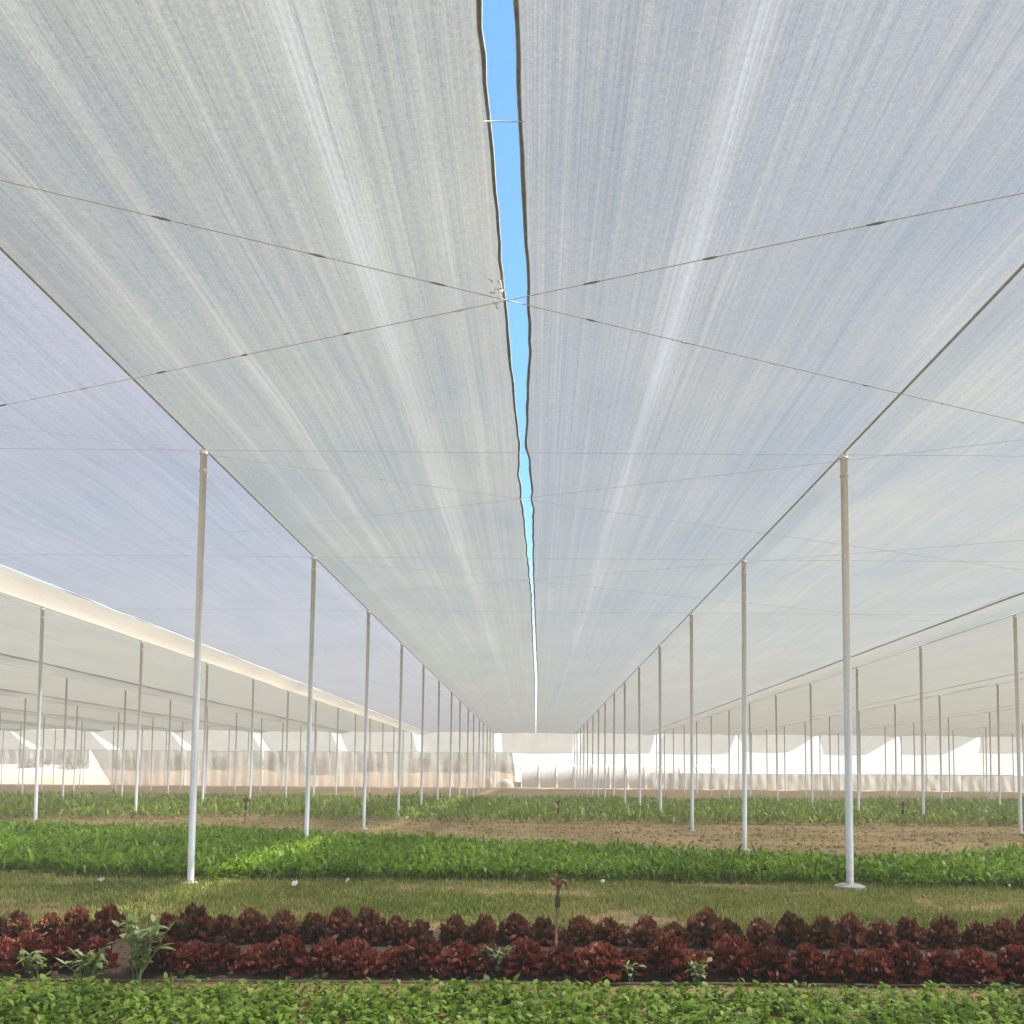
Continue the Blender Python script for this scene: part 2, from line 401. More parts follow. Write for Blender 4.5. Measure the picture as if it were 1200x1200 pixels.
for y in gy:
    for x in gx:
        z = .014*mnoise.noise((x*.6, y*.9, 0)) if abs(x) < 70 and -10 < y < 90 else 0
        V.append((x, y, z))
nx = len(gx)
Q = [(j*nx+i, j*nx+i+1, (j+1)*nx+i+1, (j+1)*nx+i) for j in range(len(gy)-1) for i in range(nx-1)]
tag(mesh('ground', V, Q, M['soil'], None, True), kind='structure')

M['row_shade_soil'] = pbr('shaded_soil', (.085, .052, .030), .95, var=.45, scale=11, bump=.6)  # shade in the gaps between lettuce rows is put into this dark soil colour
ya_, yb_ = on_z(600, 1152, 0).y, on_z(600, 1092, 0).y
xs = np.arange(-8, 8.01, .1); ys = np.linspace(ya_, yb_, 26); V = []
for j, y in enumerate(ys):
    for x in xs:
        e = min(1, min(j, 25-j)/3)
        V.append((x, y + (.10*mnoise.noise((x*1.3, 7, 0)) if j in (0, 25) else 0), .03 + e*(.012*mnoise.noise((x*6, y*6, 0)) + .008*mnoise.noise((x*17, y*17, 1)) + .008) - (1-e)*.02))
n = len(xs); Q = [(j*n+i, j*n+i+1, (j+1)*n+i+1, (j+1)*n+i) for j in range(25) for i in range(n-1)]
tag(mesh('soil_bed', V, Q, M['row_shade_soil'], None, True), kind='structure')
# ------------------------------------------------------------------ leaves
def leaves(name, P, az, tilt, L, W, bend, mat, rnd, seg=3, parent=None, fold=.15, prof=None):
    """vectorised bent leaves: base P (n,3), heading az, rise tilt, length L, width W, droop bend"""
    n = len(P); K = seg
    d = np.stack([np.cos(az), np.sin(az)], 1); sx = np.stack([-np.sin(az), np.cos(az)], 1)
    V = np.zeros((n, K+1, 2, 3)); pos = P.copy(); ang = tilt.copy()
    prof = prof or [.45, 1.0, .8, .12]
    pr = np.interp(np.linspace(0, 1, K+1), np.linspace(0, 1, len(prof)), prof)
    for i in range(K+1):
        for s in (0, 1):
            off = (s*2-1)*W*.5*pr[i]
            V[:, i, s, :2] = pos[:, :2] + sx*off[:, None]; V[:, i, s, 2] = pos[:, 2] + (fold*W*pr[i]*(1 if s else -.6))
        st = L/K
        pos[:, :2] += d*(np.cos(ang)*st)[:, None]; pos[:, 2] += np.sin(ang)*st; ang -= bend/K
    base = np.arange(n)[:, None]*((K+1)*2) + np.arange(K)[None, :]*2; base = base.ravel()
    Q = np.stack([base, base+1, base+3, base+2], 1)
    return np_mesh(name, V.reshape(-1, 3), Q, mat, parent, np.repeat(rnd, (K+1)*2), True)
U = RNG.uniform
def rosettes(cx, cy, per, rad, hgt, lean=(.2, 1.35)):
    """expand plant centres into leaf bases"""
    n = len(cx)*per
    P = np.zeros((n, 3)); P[:, 0] = np.repeat(cx, per) + RNG.normal(0, rad, n); P[:, 1] = np.repeat(cy, per) + RNG.normal(0, rad, n)
    P[:, 2] = U(0, 1, n)*hgt
    return P
M['leaf_near'] = leaf_mat('near_leaf', [(0, (.05, .10, .006)), (.5, (.20, .34, .016)), (1, (.44, .56, .12))], .42)
M['leaf_mid'] = leaf_mat('mid_leaf', [(0, (.06, .12, .006)), (.5, (.18, .33, .008)), (1, (.33, .47, .035))], .42)
M['leaf_far'] = leaf_mat('far_leaf', [(0, (.11, .17, .012)), (.5, (.22, .34, .018)), (1, (.36, .44, .06))], .3)
M['grass'] = leaf_mat('grass', [(0, (.11, .19, .02)), (.5, (.26, .30, .055)), (1, (.48, .43, .18))], .35, .6)
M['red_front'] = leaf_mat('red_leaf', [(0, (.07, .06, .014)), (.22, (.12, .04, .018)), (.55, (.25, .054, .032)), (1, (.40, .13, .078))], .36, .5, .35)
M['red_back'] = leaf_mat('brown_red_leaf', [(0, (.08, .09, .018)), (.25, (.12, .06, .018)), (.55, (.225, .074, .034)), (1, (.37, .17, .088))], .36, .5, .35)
M['weed'] = leaf_mat('weed_leaf', [(0, (.13, .19, .04)), (.5, (.33, .42, .15)), (1, (.58, .64, .36))], .3, .55)
M['stem'] = pbr('green_stem', (.16, .20, .07), .6)

def in_poly_rows(front, back, z, step_x, step_y, jit):
    """plant centres on rows between a front and a back line given in photo pixels"""
    f = sorted((p.x, p.y) for p in (on_z(px, py, 0) for px, py in front)); bk = sorted((p.x, p.y) for p in (on_z(px, py, z) for px, py in back))
    x0 = min(f[0][0], bk[0][0])-2; x1 = max(f[-1][0], bk[-1][0])+2
    X = np.arange(x0, x1, step_x)
    ylo, yhi = min(p[1] for p in f)-.5, max(p[1] for p in bk)+.5
    Yr = np.arange(ylo, yhi, step_y)
    gx, gy = np.meshgrid(X, Yr); gx = gx.ravel(); gy = gy.ravel()
    skew = np.interp(gx, [p[0] for p in f], [p[1] for p in f]) - f[0][1]
    gy = gy + skew*.6
    ok = (gy > np.interp(gx, [p[0] for p in f], [p[1] for p in f])) & (gy < np.interp(gx, [p[0] for p in bk], [p[1] for p in bk]))
    gx, gy = gx[ok], gy[ok]
    return gx + RNG.normal(0, jit, len(gx)), gy + RNG.normal(0, jit*.7, len(gx))

# near bed of broad-leaved greens
cy0 = on_z(600, 1141, .17).y
cx, cy = np.meshgrid(np.arange(-6.5, 6.5, .14), np.arange(3.4, cy0+.02, .14)); cx = cx.ravel() + RNG.normal(0, .04, cx.size); cy = cy.ravel() + RNG.normal(0, .04, cy.size)
per = 26; P = rosettes(cx, cy, per, .055, .10); n = len(P)
hf = np.repeat(.75 + .5*np.array([mnoise.noise((x*1.6, y*2.2, 1)) for x, y in zip(cx, cy)]), per)
o = leaves('leafy_greens', P, U(0, 6.283, n), U(.35, 1.45, n), U(.05, .115, n)*hf.clip(.5, 1.25), U(.022, .048, n), U(.8, 2.8, n), M['leaf_near'], (RNG.normal(.5, .24, n)).clip(0, 1), 4, prof=[.22, .55, 1.0, .85, .15])
tag(o, 'dense bed of bright broad green leaves along the bottom of the picture', 'leafy greens', kind='stuff')

# middle bed of tall bright greens
cx, cy = in_poly_rows([(0, 1024), (232, 1034), (600, 1034), (1000, 1039), (1200, 1043)], [(0, 959), (300, 966), (600, 979), (800, 987), (1000, 996), (1100, 993), (1200, 986)], .33, .20, .24, .05)
hh = np.array([mnoise.noise((x*.5, y*.9, 7)) for x, y in zip(cx, cy)])
per = 22; P = rosettes(cx, cy, per, .06, .14); n = len(P)
hf = np.repeat(1+.35*hh, per)*np.repeat(U(.75, 1.2, len(cx)), per)
o = leaves('leafy_greens', P, U(0, 6.283, n), U(.75, 1.5, n), U(.13, .29, n)*hf, U(.028, .055, n), U(.5, 2.1, n), M['leaf_mid'], (RNG.normal(.5, .22, n) + .25*np.repeat(hh, per)).clip(0, 1), 4, prof=[.25, .6, 1.0, .9, .2])
tag(o, 'tall bright green crop bed running behind the two front poles', 'leafy greens', kind='stuff')
print('mid leaves', n)

# far field, duller and shrubbier
cx, cy = in_poly_rows([(-150, 959), (0, 960), (300, 959), (600, 965), (1000, 968), (1350, 971)], [(-150, 925), (0, 925), (600, 930), (1350, 934)], .45, .55, 1.5, .16)
hh = np.array([mnoise.noise((x*.16, y*.22, 3)) for x, y in zip(cx, cy)])
keep = (hh > -.34); cx, cy, hh = cx[keep], cy[keep], hh[keep]
per = 18; P = rosettes(cx, cy, per, .20, .18); n = len(P)
o = leaves('leafy_greens', P, U(0, 6.283, n), U(.5, 1.5, n), U(.20, .46, n)*np.repeat(1+.5*hh, per), U(.05, .11, n), U(.4, 1.8, n), M['leaf_far'], (RNG.normal(.5, .25, n)).clip(0, 1), 3)
tag(o, 'dull green field of low plants reaching back to the far net wall', 'leafy greens', kind='stuff')
print('far leaves', n)

# grass between the red lettuce and the middle bed, thin tufts on the bare soil beyond
def grass(name, x0, x1, y0, y1, n, l, thr, label, seed):
    gx, gy = U(x0, x1, n), U(y0, y1, n)
    nz = np.array([mnoise.noise((x*.45, y*.9, seed)) + .4*mnoise.noise((x*2.5, y*2.5, seed)) for x, y in zip(gx, gy)])
    k = nz + RNG.normal(0, .13, n) + np.maximum(-gx, 0)*(.03 if seed == 5 else 0) > thr; gx, gy, nz = gx[k], gy[k], nz[k]; n = len(gx)
    P = np.stack([gx, gy, np.full(n, -.01)], 1)
    o = leaves(name, P, U(0, 6.283, n), U(.5, 1.5, n), U(l*.5, l, n), U(.008, .018, n)*(l/.1), U(.2, 1.6, n), M['grass'], (RNG.normal(.5, .22, n) - .45*nz).clip(0, 1), 2, prof=[1, .8, .1])
    tag(o, label, 'grass', kind='stuff')
cy0 = on_z(600, 1150, 0).y; ya, yb = on_z(600, 1092, 0).y, on_z(600, 1036, 0).y
grass('grass', -9.5, 9.5, ya+.0, yb+.7, 110000, .12, -.38, 'thin yellowish grass strip between the red lettuce and the green crop', 2)
grass('grass', -24, 22, yb+1.5, 40, 130000, .10, -.12, 'sparse dry grass tufts on the bare soil behind the green crop', 5)

# clods of earth on the bare strip and in the red bed
M['clod'] = pbr('clod', (.27, .18, .085), .95, var=.45, scale=2.5)
M['clod_dark'] = pbr('clod_dark', (.12, .075, .042), .95, var=.4, scale=5)  # darkened to match the shade toned into the row soil
def clods(x0, x1, y0, y1, n, r0, r1, z, mat, label):
    c = np.stack([U(x0, x1, n), U(y0, y1, n), np.full(n, z)], 1)
    r = r0 + (r1-r0)*U(0, 1, n)**3
    cube = np.array([[-1, -1, -1], [1, -1, -1], [1, 1, -1], [-1, 1, -1], [-.7, -.7, 1], [.7, -.7, 1], [.7, .7, 1], [-.7, .7, 1]])*.6
    V = cube[None]*r[:, None, None]*np.array([1.2, 1, .75]) * U(.6, 1.35, (n, 8, 1)) + U(-.25, .25, (n, 8, 3))*r[:, None, None] + c[:, None, :]
    q = np.array([[4, 5, 6, 7], [0, 1, 5, 4], [1, 2, 6, 5], [2, 3, 7, 6], [3, 0, 4, 7]])
    Q = (np.arange(n)[:, None, None]*8 + q[None]).reshape(-1, 4)
    tag(np_mesh('soil_clods', V.reshape(-1, 3), Q, mat), label, 'soil clods', kind='stuff')
clods(-20, 18, 14.5, 36, 9000, .015, .09, .01, M['clod'], 'loose tan clods of earth strewn over the bare strip behind the green crop')
clods(-6.5, 6.5, on_z(600, 1152, 0).y, on_z(600, 1090, 0).y, 2600, .006, .035, .04, M['clod_dark'], 'dark shade-toned crumbs of soil between the red lettuce rows')
# ------------------------------------------------------------------ red lettuce
def lettuce_mesh(seed, rad, hgt, nleaf):
    """frilly loose-leaf head: many curled leaves rising to a rounded dome"""
    rg = random.Random(seed); V = []; Q = []; RN = []
    for i in range(nleaf):
        u = i/(nleaf-1)                                   # 0 outer, 1 heart
        az = i*2.39996 + rg.uniform(-.3, .3)
        rise = .10 + 1.42*u**.75 + rg.uniform(-.10, .10)
        L = rad*(1.06 + .36*math.sin(rise))*rg.uniform(.86, 1.08); W = rad*rg.uniform(.55, .80)
        d = Vector((math.cos(az), math.sin(az), 0)); sd = Vector((-d.y, d.x, 0))
        b0 = len(V); p = d*.02*(1-u) + Vector((0, 0, .015 + .03*u)); bend = rg.uniform(.9, 1.7); ang = rise + bend*.40
        ph = rg.uniform(0, 6.28); rv = rg.gauss(.52, .15); fq = rg.uniform(7, 10)
        K, NW = 7, 14
        for k in range(K+1):
            wk = [.22, .42, .64, .86, 1.0, 1.05, .95, .62][k]; f = k/K
            up = Vector((-d.x*math.sin(ang), -d.y*math.sin(ang), math.cos(ang)))
            for j in range(NW+1):
                s_ = j/NW*2-1; edge = max(abs(s_)*.9, f)**2.2
                ruff = edge*rad*.15*math.sin(ph + s_*fq + f*5.0) + edge*rad*.05*math.sin(2*ph + s_*fq*2.3)
                q = p + sd*(s_*W*.5*wk) + up*(ruff + .20*W*s_*s_) + d*(rad*.06*math.sin(ph*3+s_*fq*1.4)*edge)
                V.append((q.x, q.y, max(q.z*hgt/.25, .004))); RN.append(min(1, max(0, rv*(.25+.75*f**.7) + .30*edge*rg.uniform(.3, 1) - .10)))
            p = p + (d*math.cos(ang) + Vector((0, 0, math.sin(ang))))*(L/K); ang -= bend/K
        for k in range(K):
            for j in range(NW):
                a = b0 + k*(NW+1) + j; Q.append((a, a+1, a+NW+2, a+NW+1))
    return np.array(V), np.array(Q), np.array(RN)
lib = {}
for row in ('front', 'back'):
    lib[row] = []
    for s in range(6):
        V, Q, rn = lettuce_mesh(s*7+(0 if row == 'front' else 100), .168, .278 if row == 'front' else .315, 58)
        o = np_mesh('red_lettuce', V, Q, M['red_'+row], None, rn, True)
        lib[row].append([o.data, o])
def put_lettuce(row, i, x, y, sc, label, group):
    me, first = lib[row][i % 6]
    if first is not None: o = first; lib[row][i % 6][1] = None
    else: o = first = bpy.data.objects.new('red_lettuce', me); COL.objects.link(o)
    o.location = (x, y, 0); o.rotation_euler = (R(random.uniform(-7, 7)), R(random.uniform(-7, 7)), random.uniform(0, 6.28))
    o.scale = (sc*random.uniform(.92, 1.1), sc*random.uniform(.92, 1.1), sc*random.uniform(.85, 1.12))
    tag(o, label, 'lettuce', group)
fl, fr_ = on_z(-40, 1138, 0), on_z(1240, 1154, 0)
bl, br_ = on_z(-40, 1104, 0), on_z(1240, 1117, 0)
weed_px = [150, 580]
i = 0; px = -40.0
while px < 1240:
    u = (px+40)/1280; p = fl.lerp(fr_, u)
    if not (118 < px < 165):
        lab = 'crimson lettuce head in the front red row'
        if abs(px-630) < 24: lab = 'crimson lettuce head in the front red row just left of the sprinkler'
        elif abs(px-685) < 24: lab = 'crimson lettuce head in the front red row just right of the sprinkler'
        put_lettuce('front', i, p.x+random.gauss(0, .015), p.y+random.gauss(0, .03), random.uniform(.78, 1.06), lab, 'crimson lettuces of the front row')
    i += 1; px += random.uniform(36, 43)
px = -40.0; i = 0
while px < 1240:
    u = (px+40)/1280; p = bl.lerp(br_, u)
    if not (138 < px < 186):
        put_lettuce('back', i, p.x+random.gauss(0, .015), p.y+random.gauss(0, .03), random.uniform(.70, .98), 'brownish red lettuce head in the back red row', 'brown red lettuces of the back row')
    i += 1; px += random.uniform(32, 38)

# ------------------------------------------------------------------ weeds
def weed(px, py, hgt, nst, spread, label, leafL=.11, n_leaf=14):
    b = on_z(px, py, 0); t = tag(empty('weed', b), label, 'weed'); mb = MB(); P = []; az = []; ti = []
    for s in range(nst):
        a = random.uniform(0, 6.28); r = spread*random.uniform(.3, 1); h = hgt*random.uniform(.65, 1.0)
        top = Vector((r*math.cos(a), r*math.sin(a)*.6, h)); mid = top*.5 + Vector((random.uniform(-.04, .04), random.uniform(-.04, .04), .04))
        st = Vector((random.uniform(-.04, .04), random.uniform(-.04, .04), 0))
        mb.tube([st, mid, top], [.007, .005, .002], 5)
        for k in range(n_leaf):
            f = random.uniform(.2, 1); q = st.lerp(mid, f*2) if f < .5 else mid.lerp(top, f*2-1)
            P.append(q); az.append(random.uniform(0, 6.28)); ti.append(random.uniform(-.2, 1.1))
    mb.build('stem', M['stem'], t, True); n = len(P)
    leaves('foliage', np.array([tuple(p) for p in P]), np.array(az), np.array(ti), U(.5, 1.1, n)*leafL, U(.22, .42, n)*leafL, U(.3, 1.5, n), M['weed'], RNG.normal(.55, .25, n).clip(0, 1), 4, t, prof=[.15, .8, 1, .6, .08])
weed(160, 1150, .58, 10, .34, 'tall pale green weed breaking the red lettuce rows at left', .13, 13)
weed(105, 1157, .28, 6, .24, 'low spreading weed at the foot of the tall weed', .12, 14)
weed(578, 1147, .30, 7, .15, 'small pale weed growing between crimson lettuces left of the sprinkler', .10, 11)
weed(815, 1154, .20, 5, .13, 'small yellow green weed among the crimson lettuces right of the sprinkler', .10, 11)
weed(742, 1152, .16, 4, .08, 'tiny weed at the lettuce foot nearest right of the sprinkler', .08, 8)
weed(40, 1148, .20, 5, .14, 'low leafy weed at the left end of the crimson row', .12, 11)

# ------------------------------------------------------------------ sprinklers
M['pipe'] = pbr('riser_pipe', (.36, .24, .20), .6, var=.2)
M['fitting'] = pbr('dark_fitting', (.035, .045, .020), .5)
M['brass'] = pbr('head', (.20, .085, .05), .5, .1, var=.3, scale=40)
def make_sprinkler():
    t = empty('sprinkler')
    MB().tube([(0, 0, -.05), (.004, 0, .3), (.012, 0, .60)], .010, 8).build('riser', M['pipe'], t, True)
    MB().tube([(.012, 0, .55), (.012, 0, .56), (.013, 0, .63), (.013, 0, .64)], [.013, .021, .021, .013], 10).build('connector', M['fitting'], t, True)
    MB().tube([(.013, 0, .64), (.018, 0, .70), (.022, 0, .73)], [.013, .015, .020], 10).build('nozzle', M['brass'], t, True)
    MB().tube([(.022, 0, .73), (-.015, .0, .745), (-.040, 0, .775), (-.052, 0, .77)], [.017, .020, .019, .010], 8).build('spout', M['brass'], t, True)
    MB().tube([(.022, 0, .72), (.050, 0, .765), (.074, .01, .755), (.088, .01, .715), (.090, .01, .690)], [.012, .017, .015, .012, .009], 8).build('swing_arm', M['brass'], t, True)
    MB().tube([(.022, 0, .73), (.022, 0, .80)], [.014, .018], 8).build('spring_cap', M['brass'], t, True)
    return t
sp = make_sprinkler(); sp.location = on_z(651, 1146, 0); tag(sp, 'slim sprinkler on a thin riser standing in the crimson lettuce row', 'sprinkler', 'sprinklers among the crops')
for px, py, lab in ((653, 986, 'distant sprinkler riser on the bare strip straight behind the near one'), (286, 983, 'distant dark sprinkler riser on bare soil right of the big left pole'), (1058, 987, 'distant reddish sprinkler riser on bare soil right of the big right pole')):
    o = copy_tree(sp); o.location = on_z(px, py, 0); o.scale = (1.3, 1.3, 1.25); tag(o, lab, 'sprinkler', 'sprinklers among the crops')
# irrigation hose along the near bed, a few white scraps by the middle bed
M['hose'] = pbr('hose', (.16, .13, .09), .7)
hp = [on_z(px, 1148 + px*.006 + 1.5*mnoise.noise((px*.01, 2, 0)), .02) for px in range(-60, 1270, 30)]
tag(MB().tube(hp, .010, 6).build('irrigation_hose', M['hose'], None, True), 'thin pale irrigation hose between the crimson row and the bottom greens', 'hose')

for px, py in ((118, 1033), (345, 1038), (408, 1034), (705, 1036), (935, 1007)):
    p = on_z(px, py, .03); n = 9
    V = [(random.uniform(.7, 1.2)*.065*math.cos(6.283*k/n), random.uniform(.6, 1.1)*.045*math.sin(6.283*k/n), random.uniform(-.01, .05)) for k in range(n)]
    V += [(x*.5+.01, y*.5, z+.03) for x, y, z in V]
    Q = [(k, (k+1) % n, n+(k+1) % n, n+k) for k in range(n)] + [tuple(range(n, 2*n))]
    o = mesh('plastic_scrap', V, Q, M['scrap']); o.location = p; o.rotation_euler = (0, 0, random.random()*6)
    tag(o, 'white crumpled scrap of plastic lying at the edge of the tall green crop', 'scrap', 'white scraps by the crop edge')
# ------------------------------------------------------------------ far end of the net house and what lies behind it
YW = YEND + 4.5
pxx = lambda px: on_y(px, 900, YW).x
pz = lambda py: on_y(628, py, YW).z
def wall_panel(name, pts, mat, label, cat, group, nseg=10, fold=.08, s=0, lean=0):
    """net curtain: polygon given as left/right edge (x0b,x0t,x1b,x1t,z0,z1), gently folded"""
    x0b, x0t, x1b, x1t, z0, z1 = pts; V = []; NX = nseg*4; NZ = 6
    for j in range(NZ+1):
        v = j/NZ; a = x0b+(x0t-x0b)*v; c = x1b+(x1t-x1b)*v
        for i in range(NX+1):
            u = i/NX; x = a+(c-a)*u
            V.append((x, YW - lean*v**.8 + fold*mnoise.noise((x*1.8+v*1.5, v*.7, s)) + .5*fold*math.sin(x*5+s), z0+(z1-z0)*v - (.12*math.sin(u*math.pi)*(1-v) if z0 > 1 else 0)))
    Q = [(j*(NX+1)+i, j*(NX+1)+i+1, (j+1)*(NX+1)+i+1, (j+1)*(NX+1)+i) for j in range(NZ) for i in range(NX)]
    me = mesh(name, V, Q, mat, None, True); tag(me, label, cat, group); return me
zc = pz(882)
for q in range(-7, 7):
    xa, xb = XC+(2*q-1)*HW, XC+(2*q+1)*HW          # bay between two pole rows
    bay = 'the middle bay' if q == 0 else 'the %s bay out on the %s' % (ordn[abs(q)-1], 'left' if q < 0 else 'right')
    # upper valance with an open corner beside each row
    if q < -3: a = (xa+1.6, xa+.1, xb-.05, xb-.05, zc, H+.08)
    elif q < 3: a = (xa+.9, xa+.9, xb-.05, xb-.05, zc, H+.08)
    else: a = (xa+2.2, xa+.1, xb-2.0, xb-.05, pz(882)+.4*random.random(), H+.08)
    wall_panel('net_valance', a, M['net_valance'], 'pale net valance hanging under the roof end of %s' % bay, 'net valance', 'valances along the far roof edge', s=q, lean=4.6, fold=.04)
    # lower curtain
    if q <= -6: a = (xa, xa, (xb if q < -6 else pxx(104)), (xb if q < -6 else pxx(104)), pz(899), zc-.05); lab = 'grey net curtain half rolled up, %s' % bay
    elif q == -5: a = (pxx(130), pxx(106), xb, xb, 0, zc-.05); lab = 'grey net curtain drawn aside on a slant at the far left'
    elif q < 0: a = (xa+.05, xa+.05, xb, xb, 0, zc-.05); lab = 'grey brown net curtain closing the far end of %s' % bay
    elif q == 0: a = (xa+.05, xa+.05, pxx(606), pxx(600), 0, zc-.05); lab = 'narrow grey brown net curtain beside the plastic tunnel in the middle bay'
    elif q < 2: continue
    else: a = (xa+.03, xa+.03, xb, xb, 0, pz(905)); lab = 'low grey net wall under the bright opening of %s' % bay
    wall_panel('net_curtain', a, M['net_wall'] if q < 2 else M['net_lowwall'], lab, 'net curtain', 'curtains along the far end', s=q*3, fold=.16)
cable('wall_cable', [(-62, YW-.06, zc), (pxx(745), YW-.06, zc)], .03, 'dark cable along the lower edge of the far net valances', 'cable', None)
cable('wall_cable', [(pxx(800), YW-.2, pz(905)+.03), (58, YW-.2, pz(905)+.03)], .05, 'dark cable along the top of the low grey net wall at right', 'cable', None)

# earth bank behind the left part
V = []; xs = np.arange(-95, 3.1, 1.5); prof = [(0, 0), (1.5, .9), (3.5, 1.6), (6, 1.9), (11, 1.95), (18, 0)]
for x in xs:
    e = min(1, max(.0, (1.5-x)/6))
    for dy, z in prof: V.append((x, YW+6+dy+.5*mnoise.noise((x*.2, dy, 1)), (z*(.85+.5*mnoise.noise((x*.12, dy*.2, 2))))*e - .02))
n = len(prof); Q = [(i*n+j, i*n+j+1, (i+1)*n+j+1, (i+1)*n+j) for i in range(len(xs)-1) for j in range(n-1)]
tag(mesh('earth_bank', V, Q, M['tan'], None, True), kind='structure')

# pale plastic tunnel beyond the open bays
M['plastic'] = net_mat('tunnel_plastic', .90, (.50, .48, .465), [], seed=31, streak=.08, refl=.6)
M['hoop'] = pbr('white_hoop', (.66, .65, .62), .6, var=.2, scale=2)
x0, x1 = pxx(611)*1.03, pxx(840)*1.03; yt = YW+3.0; rt = 3.2; hz = 2.9
t = tag(empty('polytunnel', ((x0+x1)/2, yt+rt, 0)), 'long pale plastic tunnel with white hoops behind the far end right of the slit', 'polytunnel')
ox = (x0+x1)/2
arc = [(-rt*math.cos(math.pi*k/14), hz*math.sin(math.pi*k/14)**.75) for k in range(15)]
nxs = 44; V = []
for i in range(nxs+1):
    x = x0+(x1-x0)*i/nxs - ox; sg = 1-.03*abs(math.sin(math.pi*i/4))
    for y, z in arc: V.append((x, y*sg, z*sg))
Q = [(i*15+j, i*15+j+1, (i+1)*15+j+1, (i+1)*15+j) for i in range(nxs) for j in range(14)]
mesh('cover', V, Q, M['plastic'], t, True)
for e in (x0, x1): mesh('end_wall', [(e-ox, y, z) for y, z in arc], [tuple(range(15))], M['plastic'], t)
for i in range(12):
    x = x0+(x1-x0)*i/11 - ox
    MB().tube([(x, y*1.03, z*1.03+.02) for y, z in arc], .04, 6).build('hoop', M['hoop'], t, True)
    j1, j2, j3 = random.uniform(.1, .45), random.uniform(.15, .5), random.uniform(.45, .8); fl0 = MB(); zt = hz*1.03+.06
    fl0.add([(x-.45, rt-1.3, zt-.52), (x+.5, rt-1.3, zt-.50), (x+.42, rt-.5, zt-.02), (x-.38, rt-.5, zt), (x-.45, rt-1.3, zt-.47), (x+.5, rt-1.3, zt-.45), (x+.42, rt-.5, zt+.03), (x-.38, rt-.5, zt+.05)] if 0 else [(x-j1, -1.7, zt-j3), (x+j2, -1.6, zt-j3), (x+j2*.8, -.7, zt-.12), (x-j1, -.7, zt-.1), (x-j1, -1.7, zt-j3+.05), (x+j2, -1.6, zt-j3+.05), (x+j2*.8, -.7, zt-.07), (x-j1, -.7, zt-.05)], [(0,3,2,1),(4,5,6,7),(0,1,5,4),(1,2,6,5),(2,3,7,6),(3,0,4,7)]).build('hoop_glint', M['hoop'], t)  # added white patches standing in for light caught on the hoop tops

# white covered heaps left of the tunnel
M['sheeting'] = pbr('white_sheeting', (.78, .77, .74), .6, var=.08)
def heap(px, w, h, label):
    p = on_y(px, 925, YW+2.0); V = []; n = 14
    for j in range(6):
        v = j/5
        for i in range(n):
            a = 6.283*i/n; r = math.cos(v*1.5)*(1+.18*mnoise.noise((math.cos(a)*2+px, math.sin(a)*2, v*3)))
            V.append((w*r*math.cos(a), .6*w*r*math.sin(a), h*math.sin(v*1.5)**.8))
    Q = [(j*n+i, j*n+(i+1) % n, (j+1)*n+(i+1) % n, (j+1)*n+i) for j in range(5) for i in range(n)] + [tuple(5*n+i for i in range(n))]
    o = mesh('covered_heap', V, Q, M['sheeting'], None, True); o.location = (p.x, p.y, 0); tag(o, label, 'covered heap', 'heaps under white sheeting')
heap(573, .55, 1.2, 'small narrow white covered heap behind the far net'); heap(592, 1.1, 1.05, 'wide white covered heap just left of the plastic tunnel')

# trees behind the bank
M['bark'] = pbr('bark', (.13, .10, .075), .9, var=.3)
M['tree_leaf'] = leaf_mat('tree_leaf', [(0, (.035, .050, .025)), (.5, (.065, .085, .04)), (1, (.11, .13, .065))], .25, .6)
tl_ = [(40, 4.2, 3.4), (88, 5.0, 3.0), (150, 4.4, 3.8), (205, 4.8, 3.0), (262, 4.3, 3.6), (318, 5.0, 3.2), (372, 4.4, 3.5), (430, 4.7, 3.8), (488, 4.5, 3.4), (535, 5.0, 3.4), (588, 4.3, 3.2)]
for i, (px, h, w) in enumerate(tl_):
    yb_ = YW+30+random.uniform(0, 12); p = on_y(px, 905, yb_); t = empty('tree', (p.x, p.y, 0))
    tag(t, '%s from the left of the dull trees showing through the far left net curtains' % (ordn[i]+' tree'), 'tree', 'trees behind the far net')
    mb = MB().tube([(0, 0, -.1), (.1, 0, h*.35), (0, .1, h*.6)], [.22, .16, .08], 7)
    for k in range(5):
        a = random.uniform(0, 6.28); mb.tube([(0, 0, h*.3), (w*.3*math.cos(a), w*.3*math.sin(a), h*.6), (w*.5*math.cos(a), w*.5*math.sin(a), h*.8)], [.09, .06, .02], 5)
    mb.build('trunk', M['bark'], t, True)
    nb = 16; P = []
    for k in range(nb):
        a = random.uniform(0, 6.28); r = w*.62*math.sqrt(random.random()); c = np.array((r*math.cos(a), r*math.sin(a), h*random.uniform(.3, .92)-(.15*r)))
        P.append(c + RNG.normal(0, .42, (70, 3)))
    P = np.concatenate(P); n = len(P)
    leaves('crown', P, U(0, 6.283, n), U(-.6, 1.2, n), U(.2, .4, n), U(.14, .26, n), U(0, 1.2, n), M['tree_leaf'], RNG.normal(.5, .22, n).clip(0, 1), 2, t, prof=[.4, 1, .2])

# ------------------------------------------------------------------ air
m, nt, out = new_mat('haze'); v = nt.nodes.new('ShaderNodeVolumePrincipled'); v.inputs['Color'].default_value = (.96, .91, .84, 1); v.inputs['Density'].default_value = .0066
nt.links.new(v.outputs[0], out.inputs['Volume'])
tag(MB().box((-130, -14, -1.05), (130, 150, 7.2)).build('haze', m), kind='stuff')
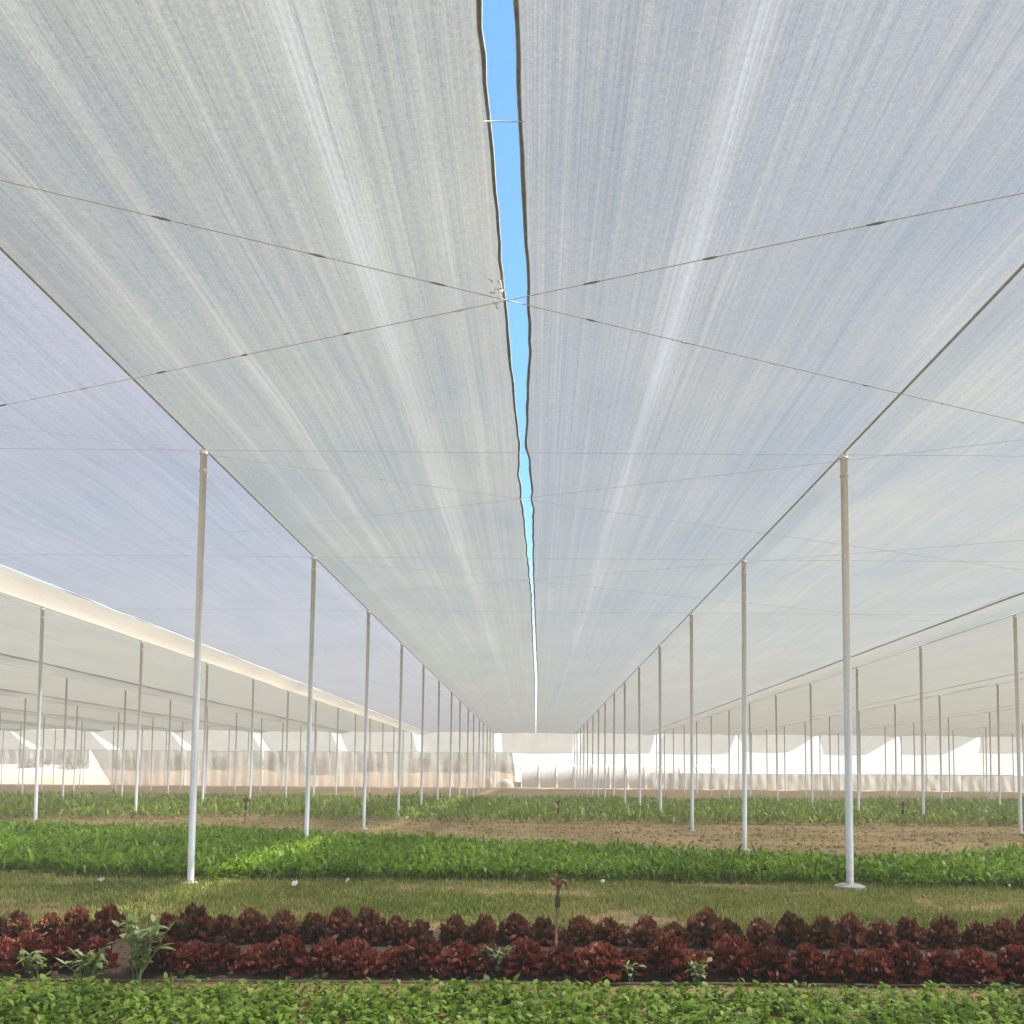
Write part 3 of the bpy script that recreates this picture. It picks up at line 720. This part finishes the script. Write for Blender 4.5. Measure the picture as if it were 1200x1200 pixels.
# ------------------------------------------------------------------ light
SUN_EL, SUN_AZ = R(54), R(72)                # azimuth measured from +Y towards +X
w = bpy.data.worlds.new('World'); SC.world = w; w.use_nodes = True; nt = w.node_tree; nt.nodes.clear()
sky = nt.nodes.new('ShaderNodeTexSky'); sky.sky_type = 'NISHITA'; sky.sun_disc = False; sky.sun_elevation = SUN_EL; sky.sun_rotation = SUN_AZ
sky.air_density = 1.0; sky.dust_density = 0.3; sky.ozone_density = 1.0
bg = nt.nodes.new('ShaderNodeBackground'); bg.inputs[1].default_value = .040
wo = nt.nodes.new('ShaderNodeOutputWorld'); tint = nt.nodes.new('ShaderNodeMix'); tint.data_type = 'RGBA'; tint.blend_type = 'MULTIPLY'; tint.inputs['Factor'].default_value = 1; tint.inputs['B'].default_value = (.84, 1.22, 1.30, 1)
nt.links.new(sky.outputs[0], tint.inputs['A']); 
tc = nt.nodes.new('ShaderNodeTexCoord'); sp_ = nt.nodes.new('ShaderNodeSeparateXYZ'); nt.links.new(tc.outputs['Generated'], sp_.inputs[0])
mr = nt.nodes.new('ShaderNodeMapRange'); mr.interpolation_type = 'SMOOTHSTEP'; nt.links.new(sp_.outputs[2], mr.inputs[0])
for i_, v_ in zip((1, 2, 3, 4), (.0, .30, .9, 0)): mr.inputs[i_].default_value = v_
hz_ = nt.nodes.new('ShaderNodeMix'); hz_.data_type = 'RGBA'; nt.links.new(mr.outputs[0], hz_.inputs['Factor']); nt.links.new(tint.outputs['Result'], hz_.inputs['A']); hz_.inputs['B'].default_value = (7.6, 7.3, 6.9, 1)   # whitish dusty horizon
nt.links.new(hz_.outputs['Result'], bg.inputs[0]); nt.links.new(bg.outputs[0], wo.inputs[0])
sl = bpy.data.lights.new('sun', 'SUN'); sl.energy = 5.0; sl.angle = R(5); sl.color = (1, .95, .87)
so = bpy.data.objects.new('sun', sl); COL.objects.link(so)
dirv = Vector((math.sin(SUN_AZ)*math.cos(SUN_EL), math.cos(SUN_AZ)*math.cos(SUN_EL), math.sin(SUN_EL)))
so.rotation_euler = dirv.to_track_quat('Z', 'Y').to_euler(); so.location = dirv*50

SC.render.engine = 'CYCLES'
SC.cycles.transparent_max_bounces = 16; SC.cycles.max_bounces = 8; SC.cycles.transmission_bounces = 6; SC.cycles.diffuse_bounces = 4
SC.view_settings.view_transform = 'Standard'; SC.view_settings.look = 'None'; SC.view_settings.exposure = 2.55; SC.view_settings.gamma = 1
SC.render.resolution_x = 1024; SC.render.resolution_y = 1024
